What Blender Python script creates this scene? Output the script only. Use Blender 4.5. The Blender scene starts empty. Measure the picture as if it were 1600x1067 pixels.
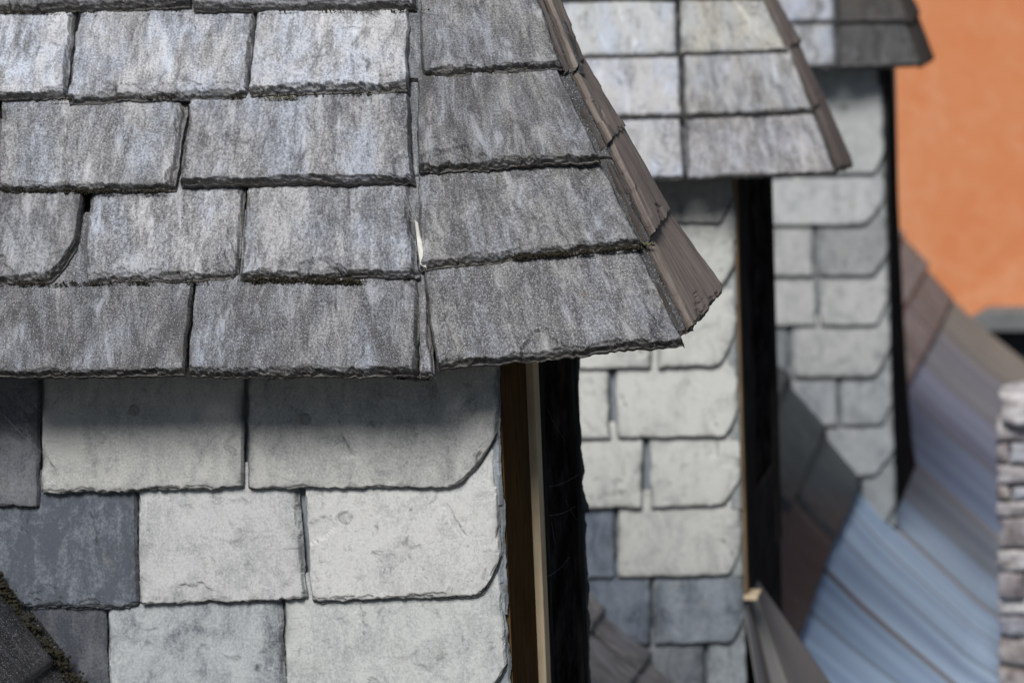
import bpy, math, random
import numpy as np
from mathutils import Vector

# ------------------------------------------------------------------ camera, sky, sun, exposure
S = bpy.context.scene
C = S.collection
F = 4500.0                       # focal length in units of the 1600 px wide photograph
H0 = 8.0                         # camera height over the ground

def cam_axes(f, vx, vy, roll):
    d = np.array([vx-800, 533.5-vy, -f], float); d /= np.linalg.norm(d)
    r = math.radians(roll)
    z = np.array([-math.sin(r), math.cos(r), 0.]); z[2] = (z[0]*d[0]+z[1]*d[1])/(-d[2]); z /= np.linalg.norm(z)
    return np.stack([np.cross(d, z), d, z])
M = cam_axes(F, 1840, -270, 2.4)
EYE = np.array([0., 0., H0])

cd = bpy.data.cameras.new('camera'); cam = bpy.data.objects.new('camera', cd); C.objects.link(cam)
from mathutils import Matrix
mw = Matrix(M.tolist()).to_4x4(); mw.translation = Vector(EYE)
cam.matrix_world = mw
cd.sensor_width = 36; cd.lens = 36*F/1600; cd.clip_end = 2000; cd.clip_start = .05
cd.dof.use_dof = True; cd.dof.focus_distance = 4.25; cd.dof.aperture_fstop = 4.5
S.camera = cam

SUN_EL, SUN_AZ = 47.0, -4.0     # azimuth: degrees from -Y towards -X is negative
el, az = math.radians(SUN_EL), math.radians(SUN_AZ)
sdir = Vector((math.sin(az)*math.cos(el), -math.cos(az)*math.cos(el), math.sin(el)))
W = bpy.data.worlds.new('World'); S.world = W; W.use_nodes = True
nt = W.node_tree; nt.nodes.clear()
sky = nt.nodes.new('ShaderNodeTexSky'); sky.sky_type = 'NISHITA'; sky.sun_disc = False
sky.sun_elevation = el; sky.sun_rotation = math.atan2(sdir.x, sdir.y); sky.dust_density = .6; sky.air_density = 1.0
bg = nt.nodes.new('ShaderNodeBackground'); bg.inputs[1].default_value = .05
wo = nt.nodes.new('ShaderNodeOutputWorld')
nt.links.new(sky.outputs[0], bg.inputs[0]); nt.links.new(bg.outputs[0], wo.inputs[0])
sl = bpy.data.lights.new('sun', 'SUN'); sun = bpy.data.objects.new('sun', sl); C.objects.link(sun)
sl.energy = 5.0; sl.angle = math.radians(22); sl.color = (1, .98, .955)
sun.rotation_euler = sdir.to_track_quat('Z', 'Y').to_euler(); sun.location = (0, 0, 20)
S.view_settings.view_transform = 'Standard'; S.view_settings.look = 'None'
S.view_settings.exposure = -0.66; S.view_settings.gamma = 1; S.view_settings.use_curve_mapping = False

# ------------------------------------------------------------------ helpers
def ray(p): return M @ np.array([p[0]-800, 533.5-p[1], -F])
def on_plane(p, plane, off=0.):
    q, n = plane; r = ray(p); t = np.dot(q + n*off - EYE, n)/np.dot(r, n)
    return EYE + r*t
def on_Y(p, Y): r = ray(p); return EYE + r*(Y/r[1])
def on_X(p, X): r = ray(p); return EYE + r*(X/r[0])
def nrm(v): v = np.asarray(v, float); return v/np.linalg.norm(v)
def plane3(a, b, c):
    n = nrm(np.cross(b-a, c-a))
    if np.dot(n, a-EYE) > 0: n = -n
    return (a, n)

_tabs = {}
def vnoise(x, y, seed=0):
    T = _tabs.get(seed % 97)
    if T is None: T = _tabs[seed % 97] = np.random.RandomState(seed % 97 + 5).rand(128, 128)
    x = np.asarray(x, float) + seed*3.137; y = np.asarray(y, float) + seed*1.713
    xi = np.floor(x).astype(int); yi = np.floor(y).astype(int); fx = x-xi; fy = y-yi
    fx = fx*fx*(3-2*fx); fy = fy*fy*(3-2*fy)
    a = T[xi % 128, yi % 128]; b = T[(xi+1) % 128, yi % 128]; c = T[xi % 128, (yi+1) % 128]; d = T[(xi+1) % 128, (yi+1) % 128]
    return (a*(1-fx)+b*fx)*(1-fy) + (c*(1-fx)+d*fx)*fy
def fbm(x, y, seed=0, o=4):
    s = 0; a = .5; tot = 0
    for k in range(o):
        s = s + a*vnoise(x*2**k, y*2**k, seed+k*11); tot += a; a *= .5
    return s/tot
def scallop(x, rng, w0, w1):
    """row of conchoidal arcs along x (metres): 0 at the cusps, up to 1 inside"""
    out = np.zeros_like(x); p = x.min() - w1
    while p < x.max():
        w = rng.uniform(w0, w1); h = rng.uniform(.15, 1)**1.3; sk = rng.uniform(.25, .75)
        q = (x-p)/w; m = (q >= 0) & (q < 1)
        qq = np.where(q < sk, q/sk*.5, .5+(q-sk)/(1-sk)*.5)
        out[m] = (h*np.sqrt(np.clip(1-(2*qq-1)**2, 0, 1)))[m]
        p += w*rng.uniform(.7, 1)
    return out

def tag(o, label=None, cat=None, group=None, kind=None):
    if label: o['label'] = label
    if cat: o['category'] = cat
    if group: o['group'] = group
    if kind: o['kind'] = kind
    return o
def empty(name, loc, **k):
    o = bpy.data.objects.new(name, None); C.objects.link(o); o.location = Vector(loc); o.empty_display_size = .1
    return tag(o, **k)
WL = {}
def link(name, me, mat, parent=None, origin=(0, 0, 0)):
    o = bpy.data.objects.new(name, me); C.objects.link(o)
    if mat is not None and not me.materials: me.materials.append(mat)
    pw = np.zeros(3)
    if parent is not None:
        o.parent = parent; pw = WL[parent.name]
    o.location = Vector(np.asarray(origin, float) - pw)
    WL[o.name] = np.asarray(origin, float)
    return o
def thing(name, loc, label, cat, group=None):
    o = empty(name, loc, label=label, cat=cat, group=group); WL[o.name] = np.asarray(loc, float); return o
def mesh_obj(name, V, Fc, mat, parent=None, smooth=False, bevel=0, color=None):
    V = np.asarray(V, float); c = V.mean(0)
    me = bpy.data.meshes.new(name); me.from_pydata((V-c).tolist(), [], Fc); me.update()
    if smooth: me.polygons.foreach_set('use_smooth', [True]*len(me.polygons))
    o = link(name, me, mat, parent, c)
    if bevel:
        b = o.modifiers.new('bevel', 'BEVEL'); b.width = bevel; b.segments = 2
    if color: o.color = color
    return o
def box(name, lo, hi, mat, parent=None, bevel=.0015, color=None):
    x0, y0, z0 = lo; x1, y1, z1 = hi
    V = [(x, y, z) for x in (x0, x1) for y in (y0, y1) for z in (z0, z1)]
    return mesh_obj(name, V, [(0, 1, 3, 2), (4, 6, 7, 5), (0, 4, 5, 1), (2, 3, 7, 6), (0, 2, 6, 4), (1, 5, 7, 3)], mat, parent, bevel=bevel, color=color)
def prism(name, front, dvec, mat, parent=None, bevel=0, color=None):
    """polygon front (list of 3d points) pushed along dvec"""
    n = len(front); a = np.asarray(front, float); b = a + np.asarray(dvec)
    Fc = [tuple(range(n)), tuple(range(2*n-1, n-1, -1))] + [(i, i+n, (i+1) % n+n, (i+1) % n) for i in range(n)]
    return mesh_obj(name, np.vstack([a, b]), Fc, mat, parent, bevel=bevel, color=color)

# ------------------------------------------------------------------ materials
class NT:
    def __init__(s, name):
        s.m = bpy.data.materials.new(name); s.m.use_nodes = True; s.t = s.m.node_tree; s.t.nodes.clear()
        s.out = s.n('ShaderNodeOutputMaterial'); s.b = s.n('ShaderNodeBsdfPrincipled'); s.l(s.b.outputs[0], s.out.inputs[0])
    def n(s, t, **k):
        x = s.t.nodes.new(t)
        for a, v in k.items(): setattr(x, a, v)
        return x
    def l(s, a, b): s.t.links.new(a, b)
    def noise(s, vec, scale, detail=4, rough=.55, dist=0):
        x = s.n('ShaderNodeTexNoise'); x.inputs['Scale'].default_value = scale; x.inputs['Detail'].default_value = detail
        x.inputs['Roughness'].default_value = rough; x.inputs['Distortion'].default_value = dist
        s.l(vec, x.inputs['Vector']); return x.outputs[0]
    def scale(s, vec, xyz, rot=(0, 0, 0)):
        x = s.n('ShaderNodeMapping'); x.inputs['Scale'].default_value = xyz; x.inputs['Rotation'].default_value = rot
        s.l(vec, x.inputs['Vector']); return x.outputs[0]
    def ramp(s, f, *st):
        x = s.n('ShaderNodeValToRGB'); e = x.color_ramp.elements
        while len(e) < len(st): e.new(.5)
        for q, (p, c) in zip(e, st):
            q.position = p; q.color = (c, c, c, 1) if isinstance(c, (int, float)) else (*c, 1)
        s.l(f, x.inputs[0]); return x.outputs[0]
    def mth(s, op, a, b=None, clamp=False):
        x = s.n('ShaderNodeMath', operation=op, use_clamp=clamp)
        for i, v in enumerate((a, b)):
            if v is None: continue
            if isinstance(v, (int, float)): x.inputs[i].default_value = v
            else: s.l(v, x.inputs[i])
        return x.outputs[0]
    def mix(s, f, a, b, mode='MIX'):
        x = s.n('ShaderNodeMix', data_type='RGBA', blend_type=mode)
        for i, v in ((0, f), (6, a), (7, b)):
            if isinstance(v, (int, float)): x.inputs[i].default_value = v if i == 0 else (v, v, v, 1)
            elif isinstance(v, tuple): x.inputs[i].default_value = (*v, 1)
            else: s.l(v, x.inputs[i])
        return x.outputs[2]
    def bump(s, h, strength, dist=.001):
        x = s.n('ShaderNodeBump'); x.inputs['Strength'].default_value = strength; x.inputs['Distance'].default_value = dist
        s.l(h, x.inputs['Height']); s.l(x.outputs[0], s.b.inputs['Normal']); return x
    def objvec(s, uv=True):
        """UV (metres) shifted by a random amount per object"""
        tc = s.n('ShaderNodeTexCoord'); oi = s.n('ShaderNodeObjectInfo')
        m = s.mth('MULTIPLY', oi.outputs['Random'], 37.0)
        cx = s.n('ShaderNodeCombineXYZ'); s.l(m, cx.inputs[0]); s.l(m, cx.inputs[1]); s.l(m, cx.inputs[2])
        v = s.n('ShaderNodeVectorMath', operation='ADD'); s.l(tc.outputs['UV' if uv else 'Object'], v.inputs[0]); s.l(cx.outputs[0], v.inputs[1])
        return v.outputs[0], oi

def mat_roof_slate():
    s = NT('roof_slate'); v, oi = s.objvec()
    streak = s.noise(s.scale(v, (84, 17, 1), (0, 0, .08)), 1, 5, .68, .6)
    patch = s.noise(s.scale(v, (17, 8, 1)), 1, 4, .6, .9)
    fine = s.noise(s.scale(v, (330, 240, 1)), 1, 4, .75)
    grain = s.noise(s.scale(v, (520, 430, 1)), 1, 2, .6)
    a = s.mth('ADD', s.mth('MULTIPLY', streak, .80), s.mth('MULTIPLY', patch, .85))
    a = s.mth('ADD', a, s.mth('MULTIPLY', s.mth('SUBTRACT', fine, .5), .85))
    a = s.mth('ADD', a, s.mth('SUBTRACT', oi.outputs['Alpha'], .5))
    k = s.ramp(s.mth('MULTIPLY', a, .8), (.52, 0), (.68, .42), (.84, 1))
    hue = s.noise(s.scale(v, (18, 7, 1)), 1, 3)
    tint = s.mix(s.ramp(hue, (.42, 0), (.62, 1)), (.98, .96, .93), (.92, .97, 1.06))
    light = s.mix(1., oi.outputs['Color'], tint, 'MULTIPLY')
    col = s.mix(k, s.mix(1., oi.outputs['Color'], (.19, .187, .192), 'MULTIPLY'), light)
    mod = s.ramp(fine, (.30, .62), (.66, 1.06))
    col = s.mix(1., col, mod, 'MULTIPLY')
    blo = s.noise(s.scale(v, (38, 9, 1), (0, 0, -.1)), 1, 5, .7, .5)
    col = s.mix(s.mth('MULTIPLY', s.ramp(blo, (.55, 0), (.68, 1)), .55), col, s.mix(1., light, (1.35, 1.37, 1.4), 'MULTIPLY'))
    dkb = s.noise(s.scale(v, (19, 15, 1), (0, 0, .3)), 1, 5, .7, 1.5)
    col = s.mix(s.mth('MULTIPLY', s.ramp(dkb, (.58, 0), (.68, 1)), .65), col, (.045, .044, .048))
    # mica glints painted as pale specks, and dark pits
    col = s.mix(s.mth('MULTIPLY', s.ramp(grain, (.58, 0), (.69, 1)), s.mth('ADD', .35, s.mth('MULTIPLY', oi.outputs['Random'], .5))), col, (.62, .63, .64))
    col = s.mix(s.mth('MULTIPLY', s.ramp(grain, (.30, 1), (.40, 0)), .7), col, (.03, .03, .03))
    # rusty and ochre stains, small
    rs = s.noise(s.scale(v, (26, 17, 1)), 1, 5, .7)
    col = s.mix(s.mth('MULTIPLY', s.ramp(rs, (.66, 0), (.76, 1)), .45), col, (.17, .10, .06))
    at = s.n('ShaderNodeAttribute', attribute_name='chip')
    cn = s.noise(s.scale(v, (70, 700, 1)), 1, 4, .7)
    chipc = s.ramp(cn, (.36, (.012, .010, .009)), (.52, (.055, .048, .04)), (.70, (.26, .23, .18)))
    col = s.mix(s.mth('MULTIPLY', at.outputs['Fac'], .92), col, chipc)
    gr = s.n('ShaderNodeAttribute', attribute_name='grime')
    col = s.mix(s.mth('MULTIPLY', gr.outputs['Fac'], .7), col, (.07, .07, .072))
    ck = s.n('ShaderNodeAttribute', attribute_name='crack')
    col = s.mix(s.mth('MULTIPLY', ck.outputs['Fac'], .85), col, (.018, .016, .014))
    s.l(col, s.b.inputs['Base Color'])
    s.l(s.ramp(fine, (.3, .38), (.7, .68)), s.b.inputs['Roughness'])
    s.b.inputs['Specular IOR Level'].default_value = .5
    s.bump(s.mth('ADD', s.mth('MULTIPLY', fine, .8), s.mth('MULTIPLY', grain, .5)), .75, .0012)
    return s.m
def mat_wall_slate():
    s = NT('wall_slate'); v, oi = s.objvec()
    patch = s.noise(s.scale(v, (16, 12, 1)), 1, 6, .66, .9)
    streak = s.noise(s.scale(v, (48, 13, 1)), 1, 5, .6, .3)
    fine = s.noise(s.scale(v, (280, 230, 1)), 1, 4, .75)
    a = s.mth('ADD', s.mth('MULTIPLY', patch, .95), s.mth('MULTIPLY', streak, .45))
    a = s.mth('ADD', a, s.mth('MULTIPLY', s.mth('SUBTRACT', fine, .5), .55))
    a = s.mth('ADD', a, s.mth('SUBTRACT', oi.outputs['Alpha'], .5))
    k = s.ramp(a, (.50, 0), (.70, .62), (.92, 1))
    dark = s.mix(1., oi.outputs['Color'], (.34, .36, .40), 'MULTIPLY')
    col = s.mix(k, dark, oi.outputs['Color'])
    col = s.mix(1., col, s.ramp(fine, (.32, .84), (.64, 1.04)), 'MULTIPLY')
    sot = s.noise(s.scale(v, (23, 31, 1), (0, 0, .5)), 1, 6, .72, 1.2)
    col = s.mix(s.mth('MULTIPLY', s.ramp(sot, (.57, 0), (.68, 1)), s.mth('ADD', .18, s.mth('MULTIPLY', oi.outputs['Random'], .45))), col, (.11, .115, .125))
    wn = s.noise(s.scale(v, (30, 22, 1)), 1, 4)
    col = s.mix(s.mth('MULTIPLY', s.ramp(wn, (.58, 0), (.78, 1)), .16), col, (.52, .48, .38))
    vo = s.n('ShaderNodeTexVoronoi'); vo.inputs['Scale'].default_value = 1; s.l(s.scale(v, (95, 80, 1)), vo.inputs['Vector'])
    pit = s.mth('MULTIPLY', s.ramp(vo.outputs['Distance'], (.03, 1), (.09, 0)), s.ramp(s.noise(s.scale(v, (50, 40, 1)), 1, 2), (.5, 0), (.6, 1)))
    col = s.mix(s.mth('MULTIPLY', pit, .8), col, (.05, .045, .04))
    sc = s.noise(s.scale(v, (34, 210, 1), (0, 0, .12)), 1, 5, .7)
    col = s.mix(s.mth('MULTIPLY', s.ramp(sc, (.60, 0), (.74, 1)), .4), col, (.09, .09, .09))
    at = s.n('ShaderNodeAttribute', attribute_name='chip')
    cn = s.noise(s.scale(v, (130, 260, 1)), 1, 4, .7)
    chipc = s.ramp(cn, (.35, (.05, .055, .06)), (.6, (.20, .22, .23)), (.8, (.36, .37, .36)))
    col = s.mix(s.mth('MULTIPLY', at.outputs['Fac'], .75), col, chipc)
    gr = s.n('ShaderNodeAttribute', attribute_name='grime')
    col = s.mix(s.mth('MULTIPLY', gr.outputs['Fac'], .7), col, (.07, .07, .072))
    ck = s.n('ShaderNodeAttribute', attribute_name='crack')
    col = s.mix(s.mth('MULTIPLY', ck.outputs['Fac'], .85), col, (.018, .016, .014))
    s.l(col, s.b.inputs['Base Color'])
    s.l(s.ramp(fine, (.3, .5), (.7, .72)), s.b.inputs['Roughness'])
    s.b.inputs['Specular IOR Level'].default_value = .35
    s.bump(s.mth('ADD', fine, patch), .35, .0012)
    return s.m
def mat_wood(name, dark, light, scale=(9, 140, 140), rough=.75, colinfo=False):
    s = NT(name); v, oi = s.objvec(False)
    g = s.noise(s.scale(v, scale), 1, 6, .65, .5); p = s.noise(v, 9, 4)
    col = s.mix(s.ramp(g, (.3, 0), (.7, 1)), dark, light)
    col = s.mix(s.mth('MULTIPLY', s.ramp(p, (.4, 0), (.7, 1)), .45), col, tuple(c*.45 for c in dark))
    if colinfo: col = s.mix(1., col, oi.outputs['Color'], 'MULTIPLY')
    s.l(col, s.b.inputs['Base Color']); s.b.inputs['Roughness'].default_value = rough; s.b.inputs['Specular IOR Level'].default_value = .0
    s.bump(g, .6, .002); return s.m
def mat_shingle():
    s = NT('brown_hip_shingle'); v, oi = s.objvec()
    g = s.noise(s.scale(v, (150, 9, 1)), 1, 6, .65, .4); f = s.noise(s.scale(v, (500, 200, 1)), 1, 3, .7)
    p = s.noise(s.scale(v, (20, 9, 1)), 1, 4)
    col = s.mix(s.ramp(g, (.3, 0), (.7, 1)), (.10, .085, .077), (.36, .31, .28))
    col = s.mix(s.mth('MULTIPLY', s.ramp(p, (.5, 0), (.72, 1)), .5), col, (.34, .31, .28))
    col = s.mix(s.mth('MULTIPLY', s.ramp(f, (.58, 0), (.7, 1)), .4), col, (.38, .36, .34))
    col = s.mix(1., col, oi.outputs['Color'], 'MULTIPLY')
    at = s.n('ShaderNodeAttribute', attribute_name='chip')
    col = s.mix(s.mth('MULTIPLY', at.outputs['Fac'], .8), col, (.05, .038, .03))
    s.l(col, s.b.inputs['Base Color']); s.b.inputs['Roughness'].default_value = .75
    s.bump(s.mth('ADD', g, f), .8, .0015); return s.m
def mat_panel():
    """slabs of the swept roof foot: long grain running down the slope"""
    s = NT('swept_roof_slab'); v, oi = s.objvec()
    g = s.noise(s.scale(v, (9, .7, 1)), 1, 2, .5, .2); g2 = s.noise(s.scale(v, (40, 2.0, 1)), 1, 3, .5); p = s.noise(s.scale(v, (4, 3, 1)), 1, 3)
    k = s.mth('ADD', s.mth('MULTIPLY', g, .7), s.mth('MULTIPLY', g2, .3))
    dk = s.mix(1., oi.outputs['Color'], (.66, .68, .74), 'MULTIPLY')
    col = s.mix(s.ramp(k, (.38, 0), (.58, 1)), dk, oi.outputs['Color'])
    col = s.mix(s.mth('MULTIPLY', s.ramp(p, (.5, 0), (.75, 1)), s.mth('SUBTRACT', 1.0, oi.outputs['Alpha'])), col, (.17, .14, .12))
    s.l(col, s.b.inputs['Base Color']); s.b.inputs['Roughness'].default_value = .8; s.b.inputs['Specular IOR Level'].default_value = .2
    s.bump(k, .5, .004); return s.m
def mat_plain(name, col, rough=.8, nscale=30, var=.5, spec=.5):
    s = NT(name); v, oi = s.objvec(False)
    n = s.noise(v, nscale, 5, .65)
    c = s.mix(s.ramp(n, (.3, 0), (.7, 1)), tuple(x*(1-var) for x in col), tuple(min(1, x*(1+var*.5)) for x in col))
    s.l(c, s.b.inputs['Base Color']); s.b.inputs['Roughness'].default_value = rough; s.b.inputs['Specular IOR Level'].default_value = spec
    s.bump(n, .5, .002); return s.m
def mat_stone():
    s = NT('rubble_stone'); v, oi = s.objvec(False)
    n = s.noise(v, 22, 5, .7); c = s.mix(s.ramp(n, (.35, 0), (.65, 1)), s.mix(1., oi.outputs['Color'], (.35, .3, .3), 'MULTIPLY'), oi.outputs['Color'])
    s.l(c, s.b.inputs['Base Color']); s.b.inputs['Roughness'].default_value = .85; s.bump(n, .5, .004); return s.m
def mat_plaster():
    s = NT('orange_plaster'); tc = s.n('ShaderNodeTexCoord'); v = tc.outputs['Object']
    a = s.noise(v, 2.2, 5, .6, 1.2); b = s.noise(v, 9, 4, .6, .8); f = s.noise(v, 160, 3)
    col = s.mix(s.ramp(a, (.35, 0), (.68, 1)), (.78, .275, .11), (.80, .33, .155))
    col = s.mix(s.mth('MULTIPLY', s.ramp(b, (.48, 0), (.74, 1)), .4), col, (.86, .47, .28))
    col = s.mix(s.mth('MULTIPLY', s.ramp(f, (.5, 0), (.7, 1)), .15), col, (.5, .15, .05))
    s.l(col, s.b.inputs['Base Color']); s.b.inputs['Roughness'].default_value = .9
    s.bump(s.mth('ADD', a, s.mth('MULTIPLY', b, .4)), .3, .02); return s.m
def mat_glass():
    s = NT('dirty_dark_glass'); v, oi = s.objvec(False)
    n = s.noise(v, 14, 5, .7); c = s.mix(s.ramp(n, (.45, 0), (.7, 1)), (.010, .010, .010), (.06, .055, .05))
    s.l(c, s.b.inputs['Base Color']); s.l(s.ramp(n, (.4, .55), (.7, .8)), s.b.inputs['Roughness']); s.b.inputs['Specular IOR Level'].default_value = .0; return s.m

MR, MWL, MSH, MPN = mat_roof_slate(), mat_wall_slate(), mat_shingle(), mat_panel()
M_DECK = mat_plain('dark_roof_boarding', (.02, .018, .016), .9)
M_UNDER = mat_plain('slate_under_course', (.13, .14, .155), .7, 40, .4)
M_UNDERW = mat_plain('pale_slate_under_course', (.27, .31, .34), .7, 40, .3)
M_MOSS = mat_plain('dry_brown_moss', (.035, .030, .016), .95, 300, .7)
M_LICH = mat_plain('grey_green_lichen', (.20, .20, .12), .95, 300, .5)
M_BROWN = mat_wood('brown_stained_wood', (.07, .040, .018), (.17, .105, .048), (140, 140, 9))
M_CREAM = mat_wood('cream_painted_wood', (.70, .54, .35), (.88, .74, .52), (90, 90, 6))
M_TAN = mat_wood('bare_tan_wood', (.20, .13, .075), (.40, .29, .18), (90, 90, 6))
M_BLACK = mat_wood('weathered_black_wood', (.016, .015, .014), (.085, .080, .074), (70, 70, 9), .7)
M_GLASS, M_PLAST, M_STONE = mat_glass(), mat_plaster(), mat_stone()
M_LEDGE = mat_plain('grey_cement_ledge', (.20, .21, .21), .85, 12, .2)
M_DKWALL = mat_plain('dark_slate_hanging', (.055, .06, .07), .8, 10, .6)
M_GROUND = mat_plain('street_asphalt', (.05, .05, .05), .9, 3, .3)
M_WEB = mat_plain('cobweb_silk', (.3, .29, .27), .6, 50, .1)
M_NAIL = mat_plain('oxidised_nail_head', (.40, .40, .38), .6, 200, .4)

# ------------------------------------------------------------------ slates
def slate(parent, pts, nvec, t, mat, color, seed, name='roof_slate', res=(60, 32), chip=.012, side=.003, clip=None,
          jit=.0016, und=.0012, drop=.7, layers=4, flakes=1, bottom_wave=.0025, label=None):
    """pts: TL TR BR BL of the UNDERSIDE; nvec outward; a slab with chipped, layered edges.
    clip=(s0, v_end): bottom right corner is cut from s0 (at v=1) to v_end at the right side"""
    rng = random.Random(seed); nu, nv = res
    TL, TR, BR, BL = [np.asarray(p, float) for p in pts]
    wid = np.linalg.norm(BR-BL); hgt = np.linalg.norm(BL-TL)
    s = np.linspace(0, 1, nu+1); v = np.linspace(0, 1, nv+1); v = 1-(1-v)**1.5
    SS, VV = np.meshgrid(s, v, indexing='ij')
    x = s*wid
    vb = np.ones(nu+1) + (fbm(x*28, x*0, seed, 4)-.5)*2*bottom_wave/hgt + (vnoise(x*160, x*0, seed+3)-.5)*bottom_wave/hgt
    if clip:
        m = s > clip[0]; vb[m] -= (1-clip[1])*((s[m]-clip[0])/(1-clip[0]))**clip[2] if len(clip) > 2 else (1-clip[1])*((s[m]-clip[0])/(1-clip[0]))
        vb += (fbm(x*60, x*0+3, seed+5, 4)-.5)*.02*m
    Vv = VV*vb[:, None]
    P = (TL*((1-SS)*(1-Vv))[..., None] + TR*(SS*(1-Vv))[..., None] + BR*(SS*Vv)[..., None] + BL*((1-SS)*Vv)[..., None])
    # ragged sides
    U = nrm(BR-BL); D = nrm(BL-TL)
    yl = Vv*hgt
    jl = (fbm(yl[0]*30, yl[0]*0, seed+21, 5)-.5)*2*jit*2; jr = (fbm(yl[-1]*30, yl[-1]*0, seed+22, 5)-.5)*2*jit*2
    P += U*((1-SS)**6*jl[None, :] + SS**6*jr[None, :])[..., None]
    # distances to the edges in metres
    db = (vb[:, None]-Vv)*hgt
    if clip: db = db*np.where(SS > clip[0]-.02, .75, 1)
    dl = SS*wid; dr = (1-SS)*wid
    h = (fbm(SS*wid*9, Vv*hgt*9, seed+31, 4)-.5)*2*und
    h += (fbm(SS*wid*55, Vv*hgt*18, seed+37, 3)-.5)*und*.5
    chipA = np.zeros_like(h)
    crack = np.zeros_like(h)
    wts = np.array([.10, .16, .30, .44])[:layers]; wts = wts/wts.sum()
    for k in range(layers):
        e = chip*(1-.72*k/layers)*(.22+.95*scallop(x, rng, .012+.01*k, .05+.03*rng.random()))*rng.uniform(.7, 1.1)
        e += (vnoise(x*200, x*0+k, seed+k)-.5)*chip*.25
        st = np.clip((e[:, None]-db)/.0012, 0, 1)
        h -= t*drop*wts[k]*st*rng.uniform(.7, 1.3); chipA = np.maximum(chipA, st*(.12, .35, .7, .95)[k])
        dd_ = (e[:, None]-db); crack = np.maximum(crack, np.exp(-(dd_/.0011)**2)*(1 if k < 2 else .5)*(e[:, None] > .0015))
    for dd, amt in ((dl, side), (dr, side*rng.choice((.6, 1, 1.8)))):
        yy = yl[0]
        for k in range(2):
            e = amt*(.2+scallop(yy, rng, .02, .08))*rng.uniform(.5, 1.2)
            st = np.clip((e[None, :]-dd)/.0012, 0, 1)
            h -= t*drop*.4*st; chipA = np.maximum(chipA, st*.55)
    # broken flakes near the edges: a thin layer lifted off
    for k in range(flakes):
        side_ = rng.choice('bbrl')
        if side_ == 'b': c0 = (rng.uniform(.1, .9)*wid, hgt*rng.uniform(.95, 1.02))
        elif side_ == 'r': c0 = (wid, rng.uniform(.3, 1)*hgt)
        else: c0 = (0, rng.uniform(.3, 1)*hgt)
        rx, ry = rng.uniform(.012, .05), rng.uniform(.012, .045); an = rng.uniform(-.7, .7)
        X = SS*wid-c0[0]; Y = Vv*hgt-c0[1]; Xr = X*math.cos(an)-Y*math.sin(an); Yr = X*math.sin(an)+Y*math.cos(an)
        r = np.maximum(abs(Xr)/rx, abs(Yr)/ry)*.5+np.sqrt((Xr/rx)**2+(Yr/ry)**2)*.5 + (fbm(X*60, Y*60, seed+50+k, 3)-.5)*.7
        st = np.clip((1-r)/.08, 0, 1); h -= t*rng.uniform(.10, .22)*st; chipA = np.maximum(chipA, st*.10); crack = np.maximum(crack, np.exp(-((1-r)*min(rx, ry)/.0011)**2)*.9*np.clip((fbm(X*45, Y*45, seed+81, 2)-.42)*6, 0, 1)*(Yr > -.2*ry))
    # hairline delamination marks
    for k in range(rng.randrange(0, 3) if nu > 40 else 0):
        cx_, cy_ = rng.uniform(.05, .95)*wid, rng.uniform(.3, 1)*hgt; an = rng.uniform(.9, 1.9); ln = rng.uniform(.01, .035)
        X = SS*wid-cx_; Y = Vv*hgt-cy_; a_ = X*math.cos(an)+Y*math.sin(an); b_ = -X*math.sin(an)+Y*math.cos(an)+(fbm(X*50, Y*50, seed+90+k, 3)-.5)*.012
        crack = np.maximum(crack, np.exp(-(b_/.0008)**2)*(abs(a_) < ln)*.8)
        h -= .0009*((b_ > 0) & (b_ < .012) & (abs(a_) < ln))
    ed_ = np.minimum(np.minimum(dl, dr), np.minimum(db, 1))
    grime = np.exp(-np.maximum(ed_, 0)/.009)*np.clip((fbm(SS*wid*40, Vv*hgt*40, seed+95, 4)-.38)*4, 0, 1)
    n = np.asarray(nvec, float)
    top = P + n*(t+h)[..., None]
    N = (nu+1)*(nv+1)
    idx = np.arange(N).reshape(nu+1, nv+1)
    a = idx[:-1, :-1].ravel(); b = idx[1:, :-1].ravel(); c = idx[1:, 1:].ravel(); d = idx[:-1, 1:].ravel()
    quads = np.stack([a, d, c, b], 1)
    loop = np.concatenate([idx[:, 0], idx[-1, 1:], idx[-2::-1, -1], idx[0, -2:0:-1]])
    base = P.reshape(-1, 3)[loop]; tp = top.reshape(-1, 3)[loop]; L = len(loop)
    cen = P.reshape(-1, 3).mean(0); outw = base-cen; outw -= np.outer(outw@n, n); outw /= (np.linalg.norm(outw, axis=1)[:, None]+1e-9)
    arc = np.arange(L)*((2*(wid+hgt))/L)
    rings = [tp]
    R = 5
    for k in range(1, R+1):
        f = k/R
        off = (fbm(arc*70, arc*0+k*3.3, seed+60+k, 3)-.5)*.0035 + (vnoise(arc*300, arc*0, seed+70+k)-.5)*.0014
        if k == R: off = off*.3-.001
        rings.append(tp*(1-f)+base*f + outw*off[:, None])
    V = [top.reshape(-1, 3)] + rings
    V = np.vstack(V); cV = V.mean(0)
    Q = [quads]
    for k in range(R):
        o0 = N+k*L; o1 = N+(k+1)*L; i = np.arange(L); j = (i+1) % L
        Q.append(np.stack([o0+i, o0+j, o1+j, o1+i], 1))
    Q = np.vstack(Q)
    me = bpy.data.meshes.new(name)
    nq = len(Q)
    me.vertices.add(len(V)); me.vertices.foreach_set('co', (V-cV).ravel())
    back = np.arange(N+R*L, N+(R+1)*L)
    me.loops.add(nq*4+L); me.polygons.add(nq+1)
    me.loops.foreach_set('vertex_index', np.concatenate([Q.ravel(), back]))
    me.polygons.foreach_set('loop_start', np.concatenate([np.arange(nq)*4, [nq*4]]))
    me.polygons.foreach_set('loop_total', np.concatenate([np.full(nq, 4), [L]]))
    me.update(calc_edges=True)
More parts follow.
